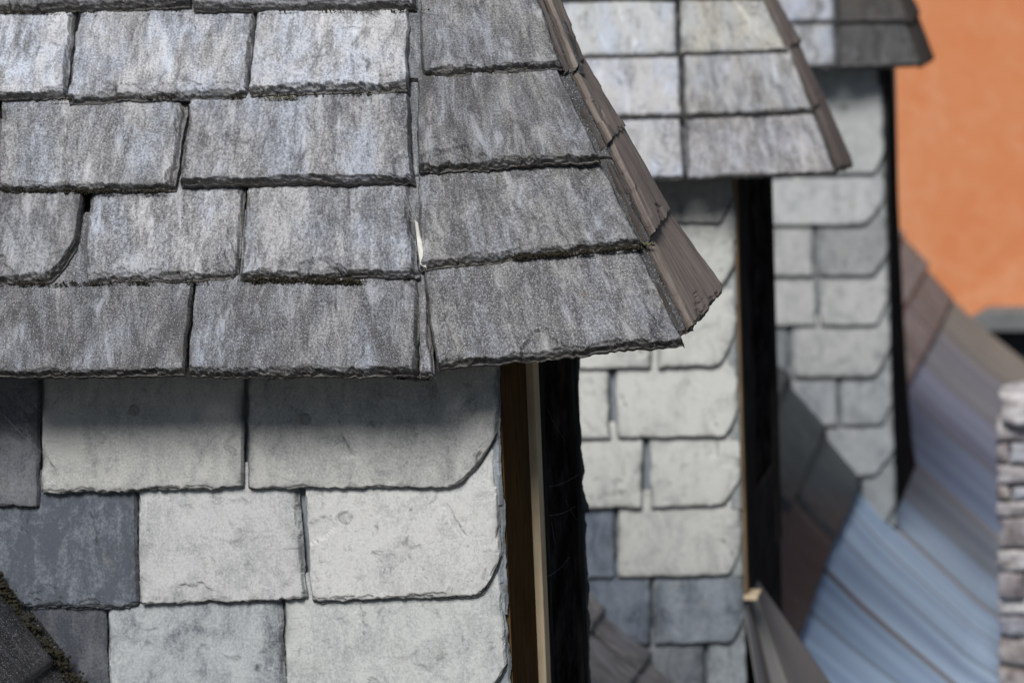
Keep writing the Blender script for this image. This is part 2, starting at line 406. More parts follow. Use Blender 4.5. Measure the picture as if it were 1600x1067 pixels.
    uvx = np.concatenate([(SS*wid).ravel(), np.tile((SS*wid).ravel()[loop], R+1)])
    uvy = np.concatenate([(Vv*hgt).ravel(), np.concatenate([(Vv*hgt).ravel()[loop]+k*t/R for k in range(R+1)])])
    uvl = me.uv_layers.new(name='UVMap'); vi = np.concatenate([Q.ravel(), back])
    uvl.data.foreach_set('uv', np.stack([uvx[vi], uvy[vi]], 1).ravel())
    at = me.attributes.new('chip', 'FLOAT', 'POINT')
    at.data.foreach_set('value', np.concatenate([chipA.ravel(), np.full(L*(R+1), 1.0)]))
    ak = me.attributes.new('crack', 'FLOAT', 'POINT')
    ak.data.foreach_set('value', np.concatenate([crack.ravel(), np.zeros(L*(R+1))]))
    ag = me.attributes.new('grime', 'FLOAT', 'POINT')
    ag.data.foreach_set('value', np.concatenate([grime.ravel(), np.zeros(L*(R+1))]))
    hv = h.ravel()[quads]
    sm = np.zeros(nq+1, bool); sm[:len(quads)] = (hv.max(1)-hv.min(1)) < .0005
    me.polygons.foreach_set('use_smooth', sm)
    me.validate()
    o = link(name, me, mat, parent, cV); o.color = color
    if label: o['label'] = label
    return o

def name_is_roof(k): return k.get('name', 'roof_slate') == 'roof_slate'
def px_slate(parent, plane, q, t, mat, color, seed, lift=None, ext=.22, **k):
    """q: photo pixels TL TR BR BL of what shows of the slate; its head runs on under the course above"""
    lift = t*1.05 if lift is None else lift
    if name_is_roof(k) and ext == .22: ext = .8
    rr = random.Random(seed*7+1); t = t*rr.uniform(.82, 1.18); lift = lift*rr.uniform(.95, 1.12)
    k['chip'] = k.get('chip', .012)*rr.uniform(.55, 1.5); k['side'] = k.get('side', .003)*rr.uniform(.5, 1.8)
    TL, TR = on_plane(q[0], plane, .0005), on_plane(q[1], plane, .0005)
    BR, BL = on_plane(q[2], plane, lift), on_plane(q[3], plane, lift)
    if k.get('clip'): k['clip'] = (k['clip'][0]+rr.uniform(-.045, .02), k['clip'][1]+rr.uniform(.02, .13), rr.uniform(1.1, 1.6))
    TL2 = TL+(TL-BL)*ext; TR2 = TR+(TR-BR)*ext
    return slate(parent, [TL2, TR2, BR, BL], plane[1], t, mat, color, seed, **k)

def crumbs(name, parent, lines, mat, n, size, seed, label=None):
    """dry moss and grit lying in joints: a mass of tiny clumps along 3d polylines"""
    rng = random.Random(seed); V = []; Fc = []
    for a, b, dens, sprd in lines:
        a = np.asarray(a); b = np.asarray(b)
        cl = [rng.random() for _ in range(6)]
        for _ in range(int(n*dens)):
            f = rng.random() if rng.random() < .25 else rng.choice(cl)+rng.gauss(0, .028)
            p = a*(1-f)+b*f+np.array([rng.gauss(0, sprd*1.2), rng.gauss(0, sprd*.3)-.001, rng.gauss(0, sprd*.45)])
            r = size*rng.uniform(.3, 1)**1.5; o0 = len(V)
            for d in ((1, 0, 0), (-1, 0, 0), (0, 1, 0), (0, -1, 0), (0, 0, 1), (0, 0, -1)):
                V.append(p+np.array(d)*r*rng.uniform(.4, 1.2)+np.array([rng.uniform(-1, 1) for _ in range(3)])*r*.3)
            for f3 in ((0, 2, 4), (2, 1, 4), (1, 3, 4), (3, 0, 4), (2, 0, 5), (1, 2, 5), (3, 1, 5), (0, 3, 5)): Fc.append(tuple(o0+i for i in f3))
    o = mesh_obj(name, V, Fc, mat, parent); o['kind'] = 'stuff'
    if label: o['label'] = label
    return o

# ------------------------------------------------------------------ dormers
PITCH = math.radians(52)
def dormer_frame(Y, over, eave_px, crease_b, crease_t, tip, tipdY, hip_t):
    e = on_Y(eave_px, Y-over)
    n1 = np.array([0, -math.sin(PITCH), math.cos(PITCH)])
    p1 = (e, n1)
    cb = on_plane(crease_b, p1); ct = on_plane(crease_t, p1)
    tp = on_Y(tip, Y-over+tipdY)
    p2 = plane3(cb, tp, ct)
    return dict(Y=Y, over=over, e=e, p1=p1, p2=p2, cb=cb, ct=ct, tip=tp, ht=on_plane(hip_t, p2))

def dormer_body(fr, name, label, depth, Xf, zbase, group):
    """Empty, sheathed body and the boarded roof under the slates"""
    Y, o = fr['Y'], fr['over']
    zt = fr['e'][2]
    root = thing(name, (Xf, Y+depth/2, zbase), label, 'dormer', group)
    box('wall_core', (-3.0, Y+.003, zbase-.3), (Xf-.012, Y+depth, zt+.03), M_UNDERW, root, 0)
    n1 = fr['p1'][1]; d = -.010
    ridgeY = Y+depth/2; zr = zt + (ridgeY-(Y-o))*math.tan(PITCH)
    # crease / hip apex on the ridge
    ct, cb, tp, ht = fr['ct'], fr['cb'], fr['tip'], fr['ht']
    hd = nrm(ht-tp); k = (zr-tp[2])/hd[2]; apex = tp+hd*k; apex[1] = min(apex[1], ridgeY+.02)
    far = Y+depth+o
    side = tp + np.array([-.02, .30, 0])
    xl = -3.2
    V = [np.array([xl, Y-o, zt]), cb, tp, side, np.array([Xf+.02, far, zt]), np.array([xl, far, zt]),
         np.array([xl, ridgeY, zr]), apex,
         ]
    sh = np.array([-.012, .012, -.012])
    up = [np.array(q) for q in ((0, .020, .013), (0, .020, .013), (-.05, .022, .018), (-.05, 0, .02), (0, 0, 0), (0, 0, 0), (0, .0, -.012), (-.03, .0, -.03))]
    V = [v+u for v, u in zip(V, up)]
    Fc = [(0, 5, 4, 3, 2, 1), (0, 1, 7, 6), (1, 2, 7), (2, 3, 7), (3, 4, 7), (4, 5, 6, 7), (0, 6, 5)]
    mesh_obj('roof_boarding', V, Fc, M_UNDER, root)
    return root, apex

def caps(root, fr, quads, widths, colors, seed, t=.011, res=(22, 56)):
    """quads: near-top, near-bottom, far-bottom, far-top pixels"""
    out = []
    for i, (q, w, c) in enumerate(zip(quads, widths, colors)):
        a = on_plane(q[0], fr['p2'], .006); b = on_plane(q[1], fr['p2'], .016)
        cc = on_Y(q[2], b[1]+w[1]); d = on_Y(q[3], a[1]+w[0])
        pl = plane3(a, b, cc)
        out.append(slate(root, [a+(a-b)*.15, d+(d-cc)*.15, cc, b], pl[1], t, MSH, c, seed+i, name='hip_shingle', res=res, chip=.010, side=.004, jit=.004, und=.0018, flakes=2, bottom_wave=.006, layers=3))
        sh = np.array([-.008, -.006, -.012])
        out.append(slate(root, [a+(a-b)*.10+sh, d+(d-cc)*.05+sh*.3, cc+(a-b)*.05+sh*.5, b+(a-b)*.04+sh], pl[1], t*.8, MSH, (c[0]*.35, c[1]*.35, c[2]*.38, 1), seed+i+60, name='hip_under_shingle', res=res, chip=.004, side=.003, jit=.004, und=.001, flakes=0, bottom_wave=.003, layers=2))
    return out

GRP = 'slate-clad dormers in a row along the roof'
def G(v, a=.5, b=None):      # grey tint + lightness
    return (v, v*1.01, (v*1.06 if b is None else b), a)

# ---- dormer 1 (nearest, in focus)
f1 = dormer_frame(4.1, .115, (300, 592), (668, 591), (652, 0), (1070, 545), .09, (846, 0))
d1, ap1 = dormer_body(f1, 'dormer', 'nearest slate-clad dormer, in sharp focus, its thick chipped roof slates filling the upper left', .575, -.983, H0-2.2, GRP)
T1 = .0175
rows1 = [  # TL TR BR BL, tint, alpha
 [((-60, -150), (200, -150), (190, -118), (-70, -118), .42, .5)],
 [((-260, -120), (40, -120), (20, 22), (-290, 24), .44, .5), ],
 [((6, -115), (306, -118), (299, 13), (17, 25), .34, .45), ((308, -118), (640, -120), (650, 17), (303, 22), .45, .5)],
 [((-170, 22), (122, 22), (107, 155), (-185, 163), .62, .64), ((130, 24), (404, 20), (388, 155), (108, 164), .60, .60), ((408, 22), (642, 20), (640, 147), (391, 155), .62, .64)],
 [((-280, 165), (1, 165), (-4, 303), (-300, 305), .5, .5), ((6, 164), (297, 165), (275, 300), (0, 303), .50, .56), ((301, 163), (643, 152), (647, 289), (283, 294), .50, .55)],
 [((-150, 306), (134, 305), (120, 444), (-170, 448), .46, .55, (.90, .74)), ((143, 308), (386, 300), (373, 438), (135, 447), .52, .56), ((390, 300), (645, 296), (656, 436), (376, 441), .50, .52)],
 [((-280, 452), (-3, 452), (-6, 592), (-300, 594), .4, .5), ((2, 452), (306, 449), (291, 590), (-3, 593), .40, .46), ((309, 450), (660, 441), (655, 592), (297, 591), .42, .48)],
]
sd = 100
for ri, row in enumerate(rows1[1:]):
    for q in row:
        sd += 1
        v = q[4]*(1.18, 1.18, 1.18, 1.10, 1.10, .98)[ri]*(.92+.16*((sd*37) % 10)/10); col = (v*.98, v*1.0, v*1.05, q[5]-.05+.08*((sd*53) % 10)/10)
        px_slate(d1, f1['p1'], q[:4], T1, MR, col, sd, clip=q[6] if len(q) > 6 else None, res=(120, 60), chip=.016, flakes=2, side=.005, bottom_wave=.004, und=.0022)
# sliver of broken slate at the crease of the lowest course
px_slate(d1, f1['p1'], ((655, 482), (672, 470), (681, 590), (659, 592)), .016, MR, (.42, .41, .42, .55), 171, res=(16, 50), flakes=0, side=.002)
for i, (y0, y1) in enumerate(((-20, 130), (120, 280), (265, 432), (425, 596))):
    px_slate(d1, f1['p1'], ((634, y0), (668, y0), (670, y1), (636, y1)), .010, MR, (.34, .36, .39, .5), 160+i, lift=.006, ext=.02, res=(20, 60), flakes=0, side=.002, chip=.004, name='under_slate')
# slates of the turned corner facet
for i, (q, v, a) in enumerate([
   (((648, -140), (790, -140), (832, -12), (655, -8)), .38, .46),
   (((652, -5), (838, -5), (882, 111), (662, 124)), .46, .50),
   (((655, 128), (872, 121), (938, 256), (654, 272)), .42, .47),
   (((653, 277), (938, 261), (1002, 388), (658, 425)), .43, .47),
   (((662, 430), (1000, 402), (1068, 541), (684, 582)), .42, .47)]):
    px_slate(d1, f1['p2'], q, T1, MR, (v*1.0, v*1.0, v*1.02, a), 180+i, res=(130, 60), chip=.016, flakes=3, side=.004, bottom_wave=.004, und=.0022)
# narrow under-slates that close the hip beside the shingles
for i, q in enumerate([((846, 20), (888, 40), (914, 118), (864, 118)), ((850, 122), (894, 112), (964, 250), (915, 250)), ((915, 262), (960, 250), (1024, 385), (980, 385)), ((975, 400), (1026, 392), (1083, 516), (1046, 524))]):
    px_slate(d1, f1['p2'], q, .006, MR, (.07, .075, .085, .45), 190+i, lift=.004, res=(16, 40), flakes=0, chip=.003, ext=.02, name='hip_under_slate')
slate(d1, [on_plane(q, f1['p1'], .022) for q in ((647, 345), (656, 352), (668, 424), (656, 416))], f1['p1'][1], .006, MWL, (.9, .88, .80, .95), 199, res=(12, 40), flakes=0, chip=.002, name='slate_fragment', label='chalky white broken slate edge showing in the joint')
caps(d1, f1, [((826, -60), (893, 112), (908, 98), (838, -66)), ((889, 113), (949, 228), (973, 206), (908, 100)),
              ((947, 226), (1016, 374), (1042, 336), (971, 212)), ((1004, 376), (1075, 522), (1127, 455), (1041, 338))],
     [(.05, .085), (.09, .14), (.13, .22), (.22, .34)], [(1.12, 1.07, 1.03, 1), (1.0, .96, .92, 1), (1.1, 1.05, 1.02, 1), (1.18, 1.12, 1.08, 1)], 300)

WP1 = (np.array([0, 4.1, H0]), np.array([0., -1, 0]))
TW = .0085
WH = (.70, .71, .70)
rowsw1 = [
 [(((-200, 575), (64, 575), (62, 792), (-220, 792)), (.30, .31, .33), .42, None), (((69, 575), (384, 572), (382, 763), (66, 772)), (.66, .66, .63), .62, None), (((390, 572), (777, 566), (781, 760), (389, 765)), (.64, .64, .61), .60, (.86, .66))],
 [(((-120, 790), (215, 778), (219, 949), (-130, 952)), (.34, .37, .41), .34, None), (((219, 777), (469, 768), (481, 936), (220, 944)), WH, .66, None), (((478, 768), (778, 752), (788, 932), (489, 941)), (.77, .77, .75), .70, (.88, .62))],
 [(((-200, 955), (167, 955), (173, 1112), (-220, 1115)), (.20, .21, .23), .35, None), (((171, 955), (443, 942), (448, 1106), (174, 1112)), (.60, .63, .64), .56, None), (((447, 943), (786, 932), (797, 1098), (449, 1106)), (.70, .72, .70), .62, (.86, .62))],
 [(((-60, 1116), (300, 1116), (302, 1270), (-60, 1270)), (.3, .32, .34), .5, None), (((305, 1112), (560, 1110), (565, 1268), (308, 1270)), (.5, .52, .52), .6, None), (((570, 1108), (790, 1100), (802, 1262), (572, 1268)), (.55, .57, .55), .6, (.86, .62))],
 [(((100, 1272), (440, 1272), (446, 1430), (100, 1430)), (.4, .42, .42), .55, None), (((448, 1272), (800, 1265), (810, 1425), (452, 1430)), (.5, .52, .5), .6, (.86, .62))],
]
k = 0
w1 = []
for row in rowsw1:
    for q, col, a, cl in row:
        k += 1
        w1.append(px_slate(d1, WP1, q, TW, MWL, (*col, a), 400+k, name='wall_slate', lift=.0095, res=(110, 64), chip=.010, side=.003, clip=cl, flakes=1, ext=.3, drop=.85, bottom_wave=.003, und=.0008))
# bluish slate heads that show behind the clipped corners, forming the dormer's front arris
for i, q in enumerate([((752, 566), (779, 566), (786, 790), (756, 790)), ((758, 760), (786, 760), (793, 960), (764, 960)), ((764, 930), (792, 930), (800, 1115), (770, 1115)), ((770, 1090), (798, 1090), (806, 1290), (776, 1290))]):
    px_slate(d1, WP1, q, .0045, MWL, (.50, .55, .58, .56), 450+i, name='corner_slate', lift=.002, res=(24, 90), chip=.003, side=.006, flakes=1, ext=.02, jit=.003)

def nail(parent, p, plane, off, r=.0095):
    c = on_plane(p, plane, off); n = plane[1]; u = nrm(np.cross(n, [0, 0, 1.])); v = np.cross(n, u)
    V = []; Fc = []; K = 20
    for rr, hh in ((r, 0), (r*.93, .0012), (r*.7, .0018)):
        for i in range(K): V.append(c+(u*math.cos(2*math.pi*i/K)+v*math.sin(2*math.pi*i/K))*rr+n*hh)
    V.append(c+n*.002)
    for j in range(2):
        for i in range(K): Fc.append((j*K+i, j*K+(i+1) % K, (j+1)*K+(i+1) % K, (j+1)*K+i))
    for i in range(K): Fc.append((2*K+i, 2*K+(i+1) % K, 3*K))
    mesh_obj('nail', V, Fc, M_NAIL, parent, smooth=True)
nail(w1[1], (210, 641), WP1, .0125); nail(w1[2], (477, 655), WP1, .0125)

def Xpanel(name, root, pts, X, th, mat, bevel=.001):
    return prism(name, [on_X(p, X) for p in pts], (-th, 0, 0), mat, root, bevel)
# front (seen at a grazing angle)
def front_part(root, name, X, Y0, Y1, z0, z1, th, mat, bevel=.001):
    return box(name, (X-th, Y0, z0), (X, Y1, z1), mat, root, bevel)
def YatX(px, X): return on_X(px, X)[1]
Xf = -.983
zb, zt1 = H0-1.75, f1['e'][2]+.02
y835, y850, y908 = YatX((833, 800), Xf), YatX((851, 800), Xf), YatX((910, 800), Xf)
front_part(d1, 'front_board', Xf-.002, 4.103, y835, zb, zt1, .01, M_BROWN)
front_part(d1, 'window_frame', Xf+.010, y835+.002, y850-.045, zb, zt1, .022, M_CREAM, .002)
front_part(d1, 'window_stile', Xf+.002, y850-.043, y850+.02, zb, zt1, .016, M_BLACK)
wpn = front_part(d1, 'window_pane', Xf-.006, y850+.022, y908-.055, zb+.3, zt1-.06, .006, M_GLASS, 0)
front_part(d1, 'window_stile', Xf+.003, y908-.053, y908-.004, zb, zt1, .018, M_BLACK)
front_part(d1, 'window_rail', Xf+.001, y850+.022, y908-.055, zt1-.058, zt1, .014, M_BLACK)
front_part(d1, 'window_rail', Xf+.001, y850+.022, y908-.055, zb, zb+.298, .014, M_BLACK)
WPF = (np.array([Xf, y908, H0]), np.array([0., -1, 0]))
rngc = random.Random(9)
for i in range(7):
    z1_ = zt1-.02-i*.17
    slate(d1, [(Xf-.012, y908-.006, z1_), (Xf+.004+.003*rngc.random(), y908-.006, z1_), (Xf+.006+.004*rngc.random(), y908-.012, z1_-.18), (Xf-.012, y908-.012, z1_-.18)], (0, -1., 0), .006, MWL, (.12, .13, .14, .5), 480+i, name='corner_slate', res=(6, 40), jit=.004, chip=.004, flakes=0)

# moss and grit in the joints
P1 = f1['p1']; P2 = f1['p2']
def onp(p, off=.026): return on_plane((p[0], p[1]-6), P1, off)
crumbs('moss', d1, [(onp((378, 443)), onp((560, 446)), 1.2, .005), (onp((0, 303)), onp((262, 304)), 1.0, .004), (onp((400, 443)), onp((470, 440)), .6, .006),
     (on_plane((800, 403), P2, .027), on_plane((1000, 386), P2, .027), 1.2, .0035), (onp((100, 162)), onp((640, 150)), .35, .0025), (onp((0, 450)), onp((360, 446)), .5, .003), (onp((0, 25)), onp((640, 22)), .4, .0025),
     (onp((645, 60), .004), onp((650, 560), .004), .25, .003), (onp((620, 595), .01), onp((640, 598), .01), .15, .003)], M_MOSS, 520, .0032, 5)
crumbs('lichen', d1, [(onp((420, 160)), onp((468, 158)), .6, .0035), (onp((40, 300)), onp((100, 297)), .3, .003), (on_plane((1008, 378), P2, .02), on_plane((1016, 384), P2, .02), .25, .003)], M_LICH, 260, .0022, 6)

# ---- dormer 2
f2 = dormer_frame(6.3, .115, (1020, 283), (1072, 284), (1056, 0), (1305, 279), .07, (1190, 0))
d2, ap2 = dormer_body(f2, 'dormer', 'middle dormer of the row, pale wall slates beside a black window front', .66, -.963, H0-2.4, GRP)
T2 = .013
for i, (q, c) in enumerate([
   (((760, -170), (1052, -170), (1054, -92), (760, -92)), (.5, .52, .55, .6)), (((1058, -170), (1110, -170), (1150, -92), (1060, -92)), (.5, .5, .48, .6)),
   (((860, -90), (1056, -90), (1058, 2), (850, 4)), (.55, .56, .6, .6)), (((1060, -90), (1150, -90), (1188, 2), (1061, 2)), (.55, .52, .48, .6)),
   (((700, 6), (868, 6), (866, 95), (690, 95)), (.5, .52, .55, .6)), (((874, 6), (1057, 4), (1060, 91), (872, 95)), (.66, .69, .72, .74)), (((1062, 4), (1190, 2), (1232, 84), (1063, 90)), (.62, .61, .56, .66)),
   (((760, 98), (905, 97), (905, 187), (750, 187)), (.5, .52, .55, .6)), (((908, 97), (1062, 94), (1066, 185), (908, 188)), (.66, .67, .70, .70)), (((1067, 93), (1236, 88), (1270, 178), (1070, 186)), (.55, .55, .55, .60)),
   (((680, 192), (925, 192), (925, 284), (670, 284)), (.5, .52, .55, .6)), (((930, 192), (1064, 189), (1069, 282), (930, 284)), (.62, .64, .68, .66)), (((1072, 189), (1272, 182), (1308, 274), (1076, 283)), (.52, .51, .52, .58))]):
    pl = f2['p2'] if q[0][0] > 1050 else f2['p1']
    c = (c[0]*.98, c[1]*.97, c[2]*.96, c[3]+.02)
    px_slate(d2, pl, q, T2, MR, c, 500+i, res=(60, 32), chip=.009, flakes=1)
caps(d2, f2, [((1150, -90), (1190, 2), (1200, -8), (1162, -95)), ((1186, -8), (1228, 80), (1250, 70), (1200, -16)), ((1227, 80), (1272, 170), (1286, 160), (1244, 72)), ((1268, 168), (1308, 268), (1332, 262), (1286, 160))],
     [(.04, .08), (.08, .14), (.13, .17), (.17, .26)], [(.85, .8, .78, 1)]*4, 540, res=(8, 20))
WP2 = (np.array([0, 6.3, H0]), np.array([0., -1, 0]))
LW = (.74, .75, .71); BL_ = (.30, .35, .42)
CC = (.84, .62)
k = 0
for q, col, a, cl in [
 (((760, 262), (985, 262), (985, 350), (760, 350)), (.5, .5, .47), .6, None), (((989, 262), (1144, 260), (1146, 350), (989, 350)), (.5, .5, .47), .6, CC),
 (((760, 352), (940, 352), (940, 462), (760, 462)), (.55, .56, .53), .6, None), (((944, 352), (1146, 352), (1150, 462), (944, 462)), (.66, .67, .63), .66, CC),
 (((800, 465), (1017, 465), (1018, 574), (800, 576)), LW, .68, None), (((1026, 465), (1149, 463), (1152, 570), (1028, 573)), LW, .68, (.76, .55)),
 (((830, 577), (952, 577), (953, 684), (830, 686)), LW, .66, None), (((962, 577), (1152, 573), (1155, 682), (964, 685)), LW, .70, (.88, .62)),
 (((880, 687), (1005, 687), (1003, 792), (880, 794)), LW, .68, None), (((1016, 686), (1156, 684), (1158, 788), (1018, 794)), LW, .68, (.84, .6)),
 (((830, 795), (961, 795), (961, 903), (830, 905)), BL_, .46, None), (((967, 795), (1158, 790), (1161, 897), (966, 902)), LW, .66, (.87, .6)),
 (((880, 905), (1017, 905), (1017, 1005), (880, 1007)), BL_, .5, None), (((1021, 904), (1161, 900), (1164, 1004), (1023, 1007)), (.42, .47, .52), .5, (.86, .6)),
 (((930, 1008), (1100, 1008), (1102, 1110), (930, 1110)), (.42, .45, .48), .5, None), (((1106, 1008), (1165, 1006), (1169, 1108), (1108, 1110)), (.5, .55, .58), .6, (.8, .6))]:
    k += 1
    px_slate(d2, WP2, q, .010, MWL, (*col, a), 600+k, name='wall_slate', lift=.011, res=(50, 28), chip=.005, side=.002, clip=cl, flakes=1, ext=.28)
for i in range(8):
    y0 = 258+i*105; dx = i*2.7
    px_slate(d2, WP2, ((1126+dx, y0), (1145+dx, y0), (1149+dx, y0+118), (1130+dx, y0+118)), .006, MWL, (.5, .53, .52, .6), 640+i, name='corner_slate', lift=.004, res=(6, 24), chip=.003, side=.003, flakes=0, ext=.02)
nail(d2, (1052, 312), WP2, .016, .012); nail(d2, (930, 300), WP2, .016, .012)
Xf2 = -.963
zb2, zt2 = H0-1.69, f2['e'][2]+.02
ya, yb, yc = 6.303, YatX((1172, 600), Xf2), YatX((1213, 600), Xf2)
front_part(d2, 'window_frame', Xf2+.006, 6.302, 6.33, zb2, zt2, .012, M_TAN, .002)
front_part(d2, 'window_stile', Xf2+.004, 6.334, yb+.03, zb2, zt2, .016, M_BLACK)
front_part(d2, 'window_pane', Xf2-.008, yb+.032, yc-.06, zb2+.2, zt2-.06, .006, M_GLASS, 0)
front_part(d2, 'window_rail', Xf2, yb+.032, yc-.06, zt2-.058, zt2, .014, M_BLACK)
front_part(d2, 'window_rail', Xf2, yb+.032, yc-.06, zb2, zb2+.198, .014, M_BLACK)
front_part(d2, 'window_stile', Xf2+.004, yc-.058, yc, zb2, zt2, .016, M_BLACK)

front_part(d2, 'front_board', Xf2, 6.31, yc, H0-2.3, zb2-.003, .012, M_BLACK)
box('window_sill', (Xf2-.005, 6.295, zb2+.001), (Xf2+.03, 6.36, zb2+.012), M_CREAM, d2, .002)
# ---- dormer 3
f3 = dormer_frame(8.7, .115, (1290, 111), (1311, 111), (1300, 0), (1440, 107), .05, (1405, 0))
d3, ap3 = dormer_body(f3, 'dormer', 'farthest dormer of the row, its nearly black corner roof slates against the orange wall', .6, -.872, H0-2.4, GRP)
for i, (q, c) in enumerate([
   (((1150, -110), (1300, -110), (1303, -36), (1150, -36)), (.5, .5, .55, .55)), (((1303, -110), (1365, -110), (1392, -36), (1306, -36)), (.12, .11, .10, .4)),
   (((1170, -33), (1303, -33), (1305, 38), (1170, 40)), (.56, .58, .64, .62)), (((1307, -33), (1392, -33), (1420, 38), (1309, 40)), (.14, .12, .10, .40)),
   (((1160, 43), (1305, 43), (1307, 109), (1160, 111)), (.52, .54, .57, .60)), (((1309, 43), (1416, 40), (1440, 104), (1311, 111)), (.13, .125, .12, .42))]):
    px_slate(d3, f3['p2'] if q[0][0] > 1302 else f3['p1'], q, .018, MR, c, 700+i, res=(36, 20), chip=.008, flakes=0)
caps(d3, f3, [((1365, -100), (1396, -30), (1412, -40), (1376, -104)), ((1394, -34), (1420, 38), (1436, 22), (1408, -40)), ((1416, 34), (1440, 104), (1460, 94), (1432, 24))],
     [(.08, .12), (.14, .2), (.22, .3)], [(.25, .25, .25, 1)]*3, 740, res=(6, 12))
WP3 = (np.array([0, 8.7, H0]), np.array([0., -1, 0]))
GW = (.55, .56, .55); k = 0
for q, col, a, cl in [
 (((1130, 112), (1262, 112), (1262, 196), (1130, 196)), GW, .6, None),
 (((1150, 198), (1240, 198), (1240, 274), (1150, 274)), GW, .6, None), (((1244, 112), (1378, 112), (1383, 272), (1246, 274)), (.58, .60, .59), .66, (.85, .74)),
 (((1190, 277), (1380, 275), (1385, 351), (1190, 353)), (.60, .62, .62), .64, (.85, .5)),
 (((1160, 355), (1271, 355), (1272, 431), (1160, 432)), GW, .62, None), (((1276, 355), (1386, 353), (1388, 430), (1280, 431)), (.44, .45, .45), .58, (.80, .5)),
 (((1190, 433), (1276, 433), (1276, 509), (1190, 510)), GW, .62, None), (((1279, 433), (1388, 432), (1390, 508), (1282, 509)), GW, .62, (.82, .5)),
 (((1170, 512), (1231, 512), (1233, 588), (1170, 589)), (.3, .32, .33), .5, None), (((1238, 511), (1390, 510), (1393, 587), (1240, 589)), (.54, .55, .54), .62, (.84, .5)),
 (((1200, 591), (1308, 591), (1310, 665), (1200, 666)), (.48, .50, .52), .58, None), (((1312, 591), (1393, 589), (1396, 663), (1314, 665)), (.46, .48, .49), .58, (.78, .5)),
 (((1260, 668), (1396, 667), (1399, 742), (1260, 744)), (.50, .52, .53), .6, (.8, .5)),
 (((1300, 746), (1399, 745), (1402, 822), (1300, 822)), (.42, .44, .44), .6, (.8, .6))]:
    k += 1
    px_slate(d3, WP3, q, .013, MWL, (*col, a), 800+k, name='wall_slate', lift=.014, res=(30, 18), chip=.004, side=.002, clip=cl, flakes=0, ext=.25)
for i in range(9):
    y0 = 112+i*78; dx = i*2.6
    px_slate(d3, WP3, ((1362+dx, y0), (1377+dx, y0), (1380+dx, y0+86), (1365+dx, y0+86)), .006, MWL, (.44, .47, .46, .6), 840+i, name='corner_slate', lift=.004, res=(4, 14), chip=.003, side=.003, flakes=0, ext=.02)
nail(d3, (1318, 166), WP3, .020, .012)
Xf3 = -.868
Xpanel('front_board', d3, [(1377, 108), (1395, 108), (1403, 300), (1411, 470), (1418, 600), (1426, 690), (1440, 775), (1400, 795)], Xf3, .01, M_BLACK)
front_part(d3, 'window_stile', Xf3+.012, 8.705, 8.75, H0-2.08, f3['e'][2]+.02, .012, M_BLACK)

# ------------------------------------------------------------------ main roof
prof = [(-3.0, .685), (-1.806, -1.093), (-1.699, -1.253), (-1.332, -1.70), (-1.137, -1.895), (-1.0, -2.06), (-.8, -2.215), (-.6, -2.36), (-.4, -2.49), (-.2, -2.6)]
PX = np.array([p[0] for p in prof]); PZ = np.array([p[1] for p in prof])
def roof_z(X, Y):
    z = np.interp(X, PX, PZ)
    f = np.clip((Y-7.0)/1.4, 0, 1); f = f*f*(3-2*f)*(1-.5*np.clip((Y-9.2)/2.5, 0, 1))
    amp = np.interp(X, [-1.6, -1.19, -.88, -.6], [.22, .19, .06, 0])
    return H0+z+f*amp
main = thing('main_roof', (-1.0, 8, H0-2.5), 'main slate roof sloping down behind and between the dormers, its foot swept out in long slabs coloured blue for the reflected sky', 'roof')
# boarding
xs = np.linspace(-2.9, -.22, 28); ys = np.linspace(2.2, 12.75, 50)
V = []; Fc = []
for y in ys:
    for x in xs: V.append((x, y, float(roof_z(x, y))-.03))
nx = len(xs)
for j in range(len(ys)-1):
    for i in range(nx-1): Fc.append((j*nx+i, j*nx+i+1, (j+1)*nx+i+1, (j+1)*nx+i))
mesh_obj('roof_boarding', V, Fc, M_DECK, main)
def in_dormer(y0, y1):
    for a, b in ((4.1, 4.67), (6.3, 6.96), (8.7, 9.3)):
        if y0 >= a-.02 and y1 <= b+.02: return True
    return False
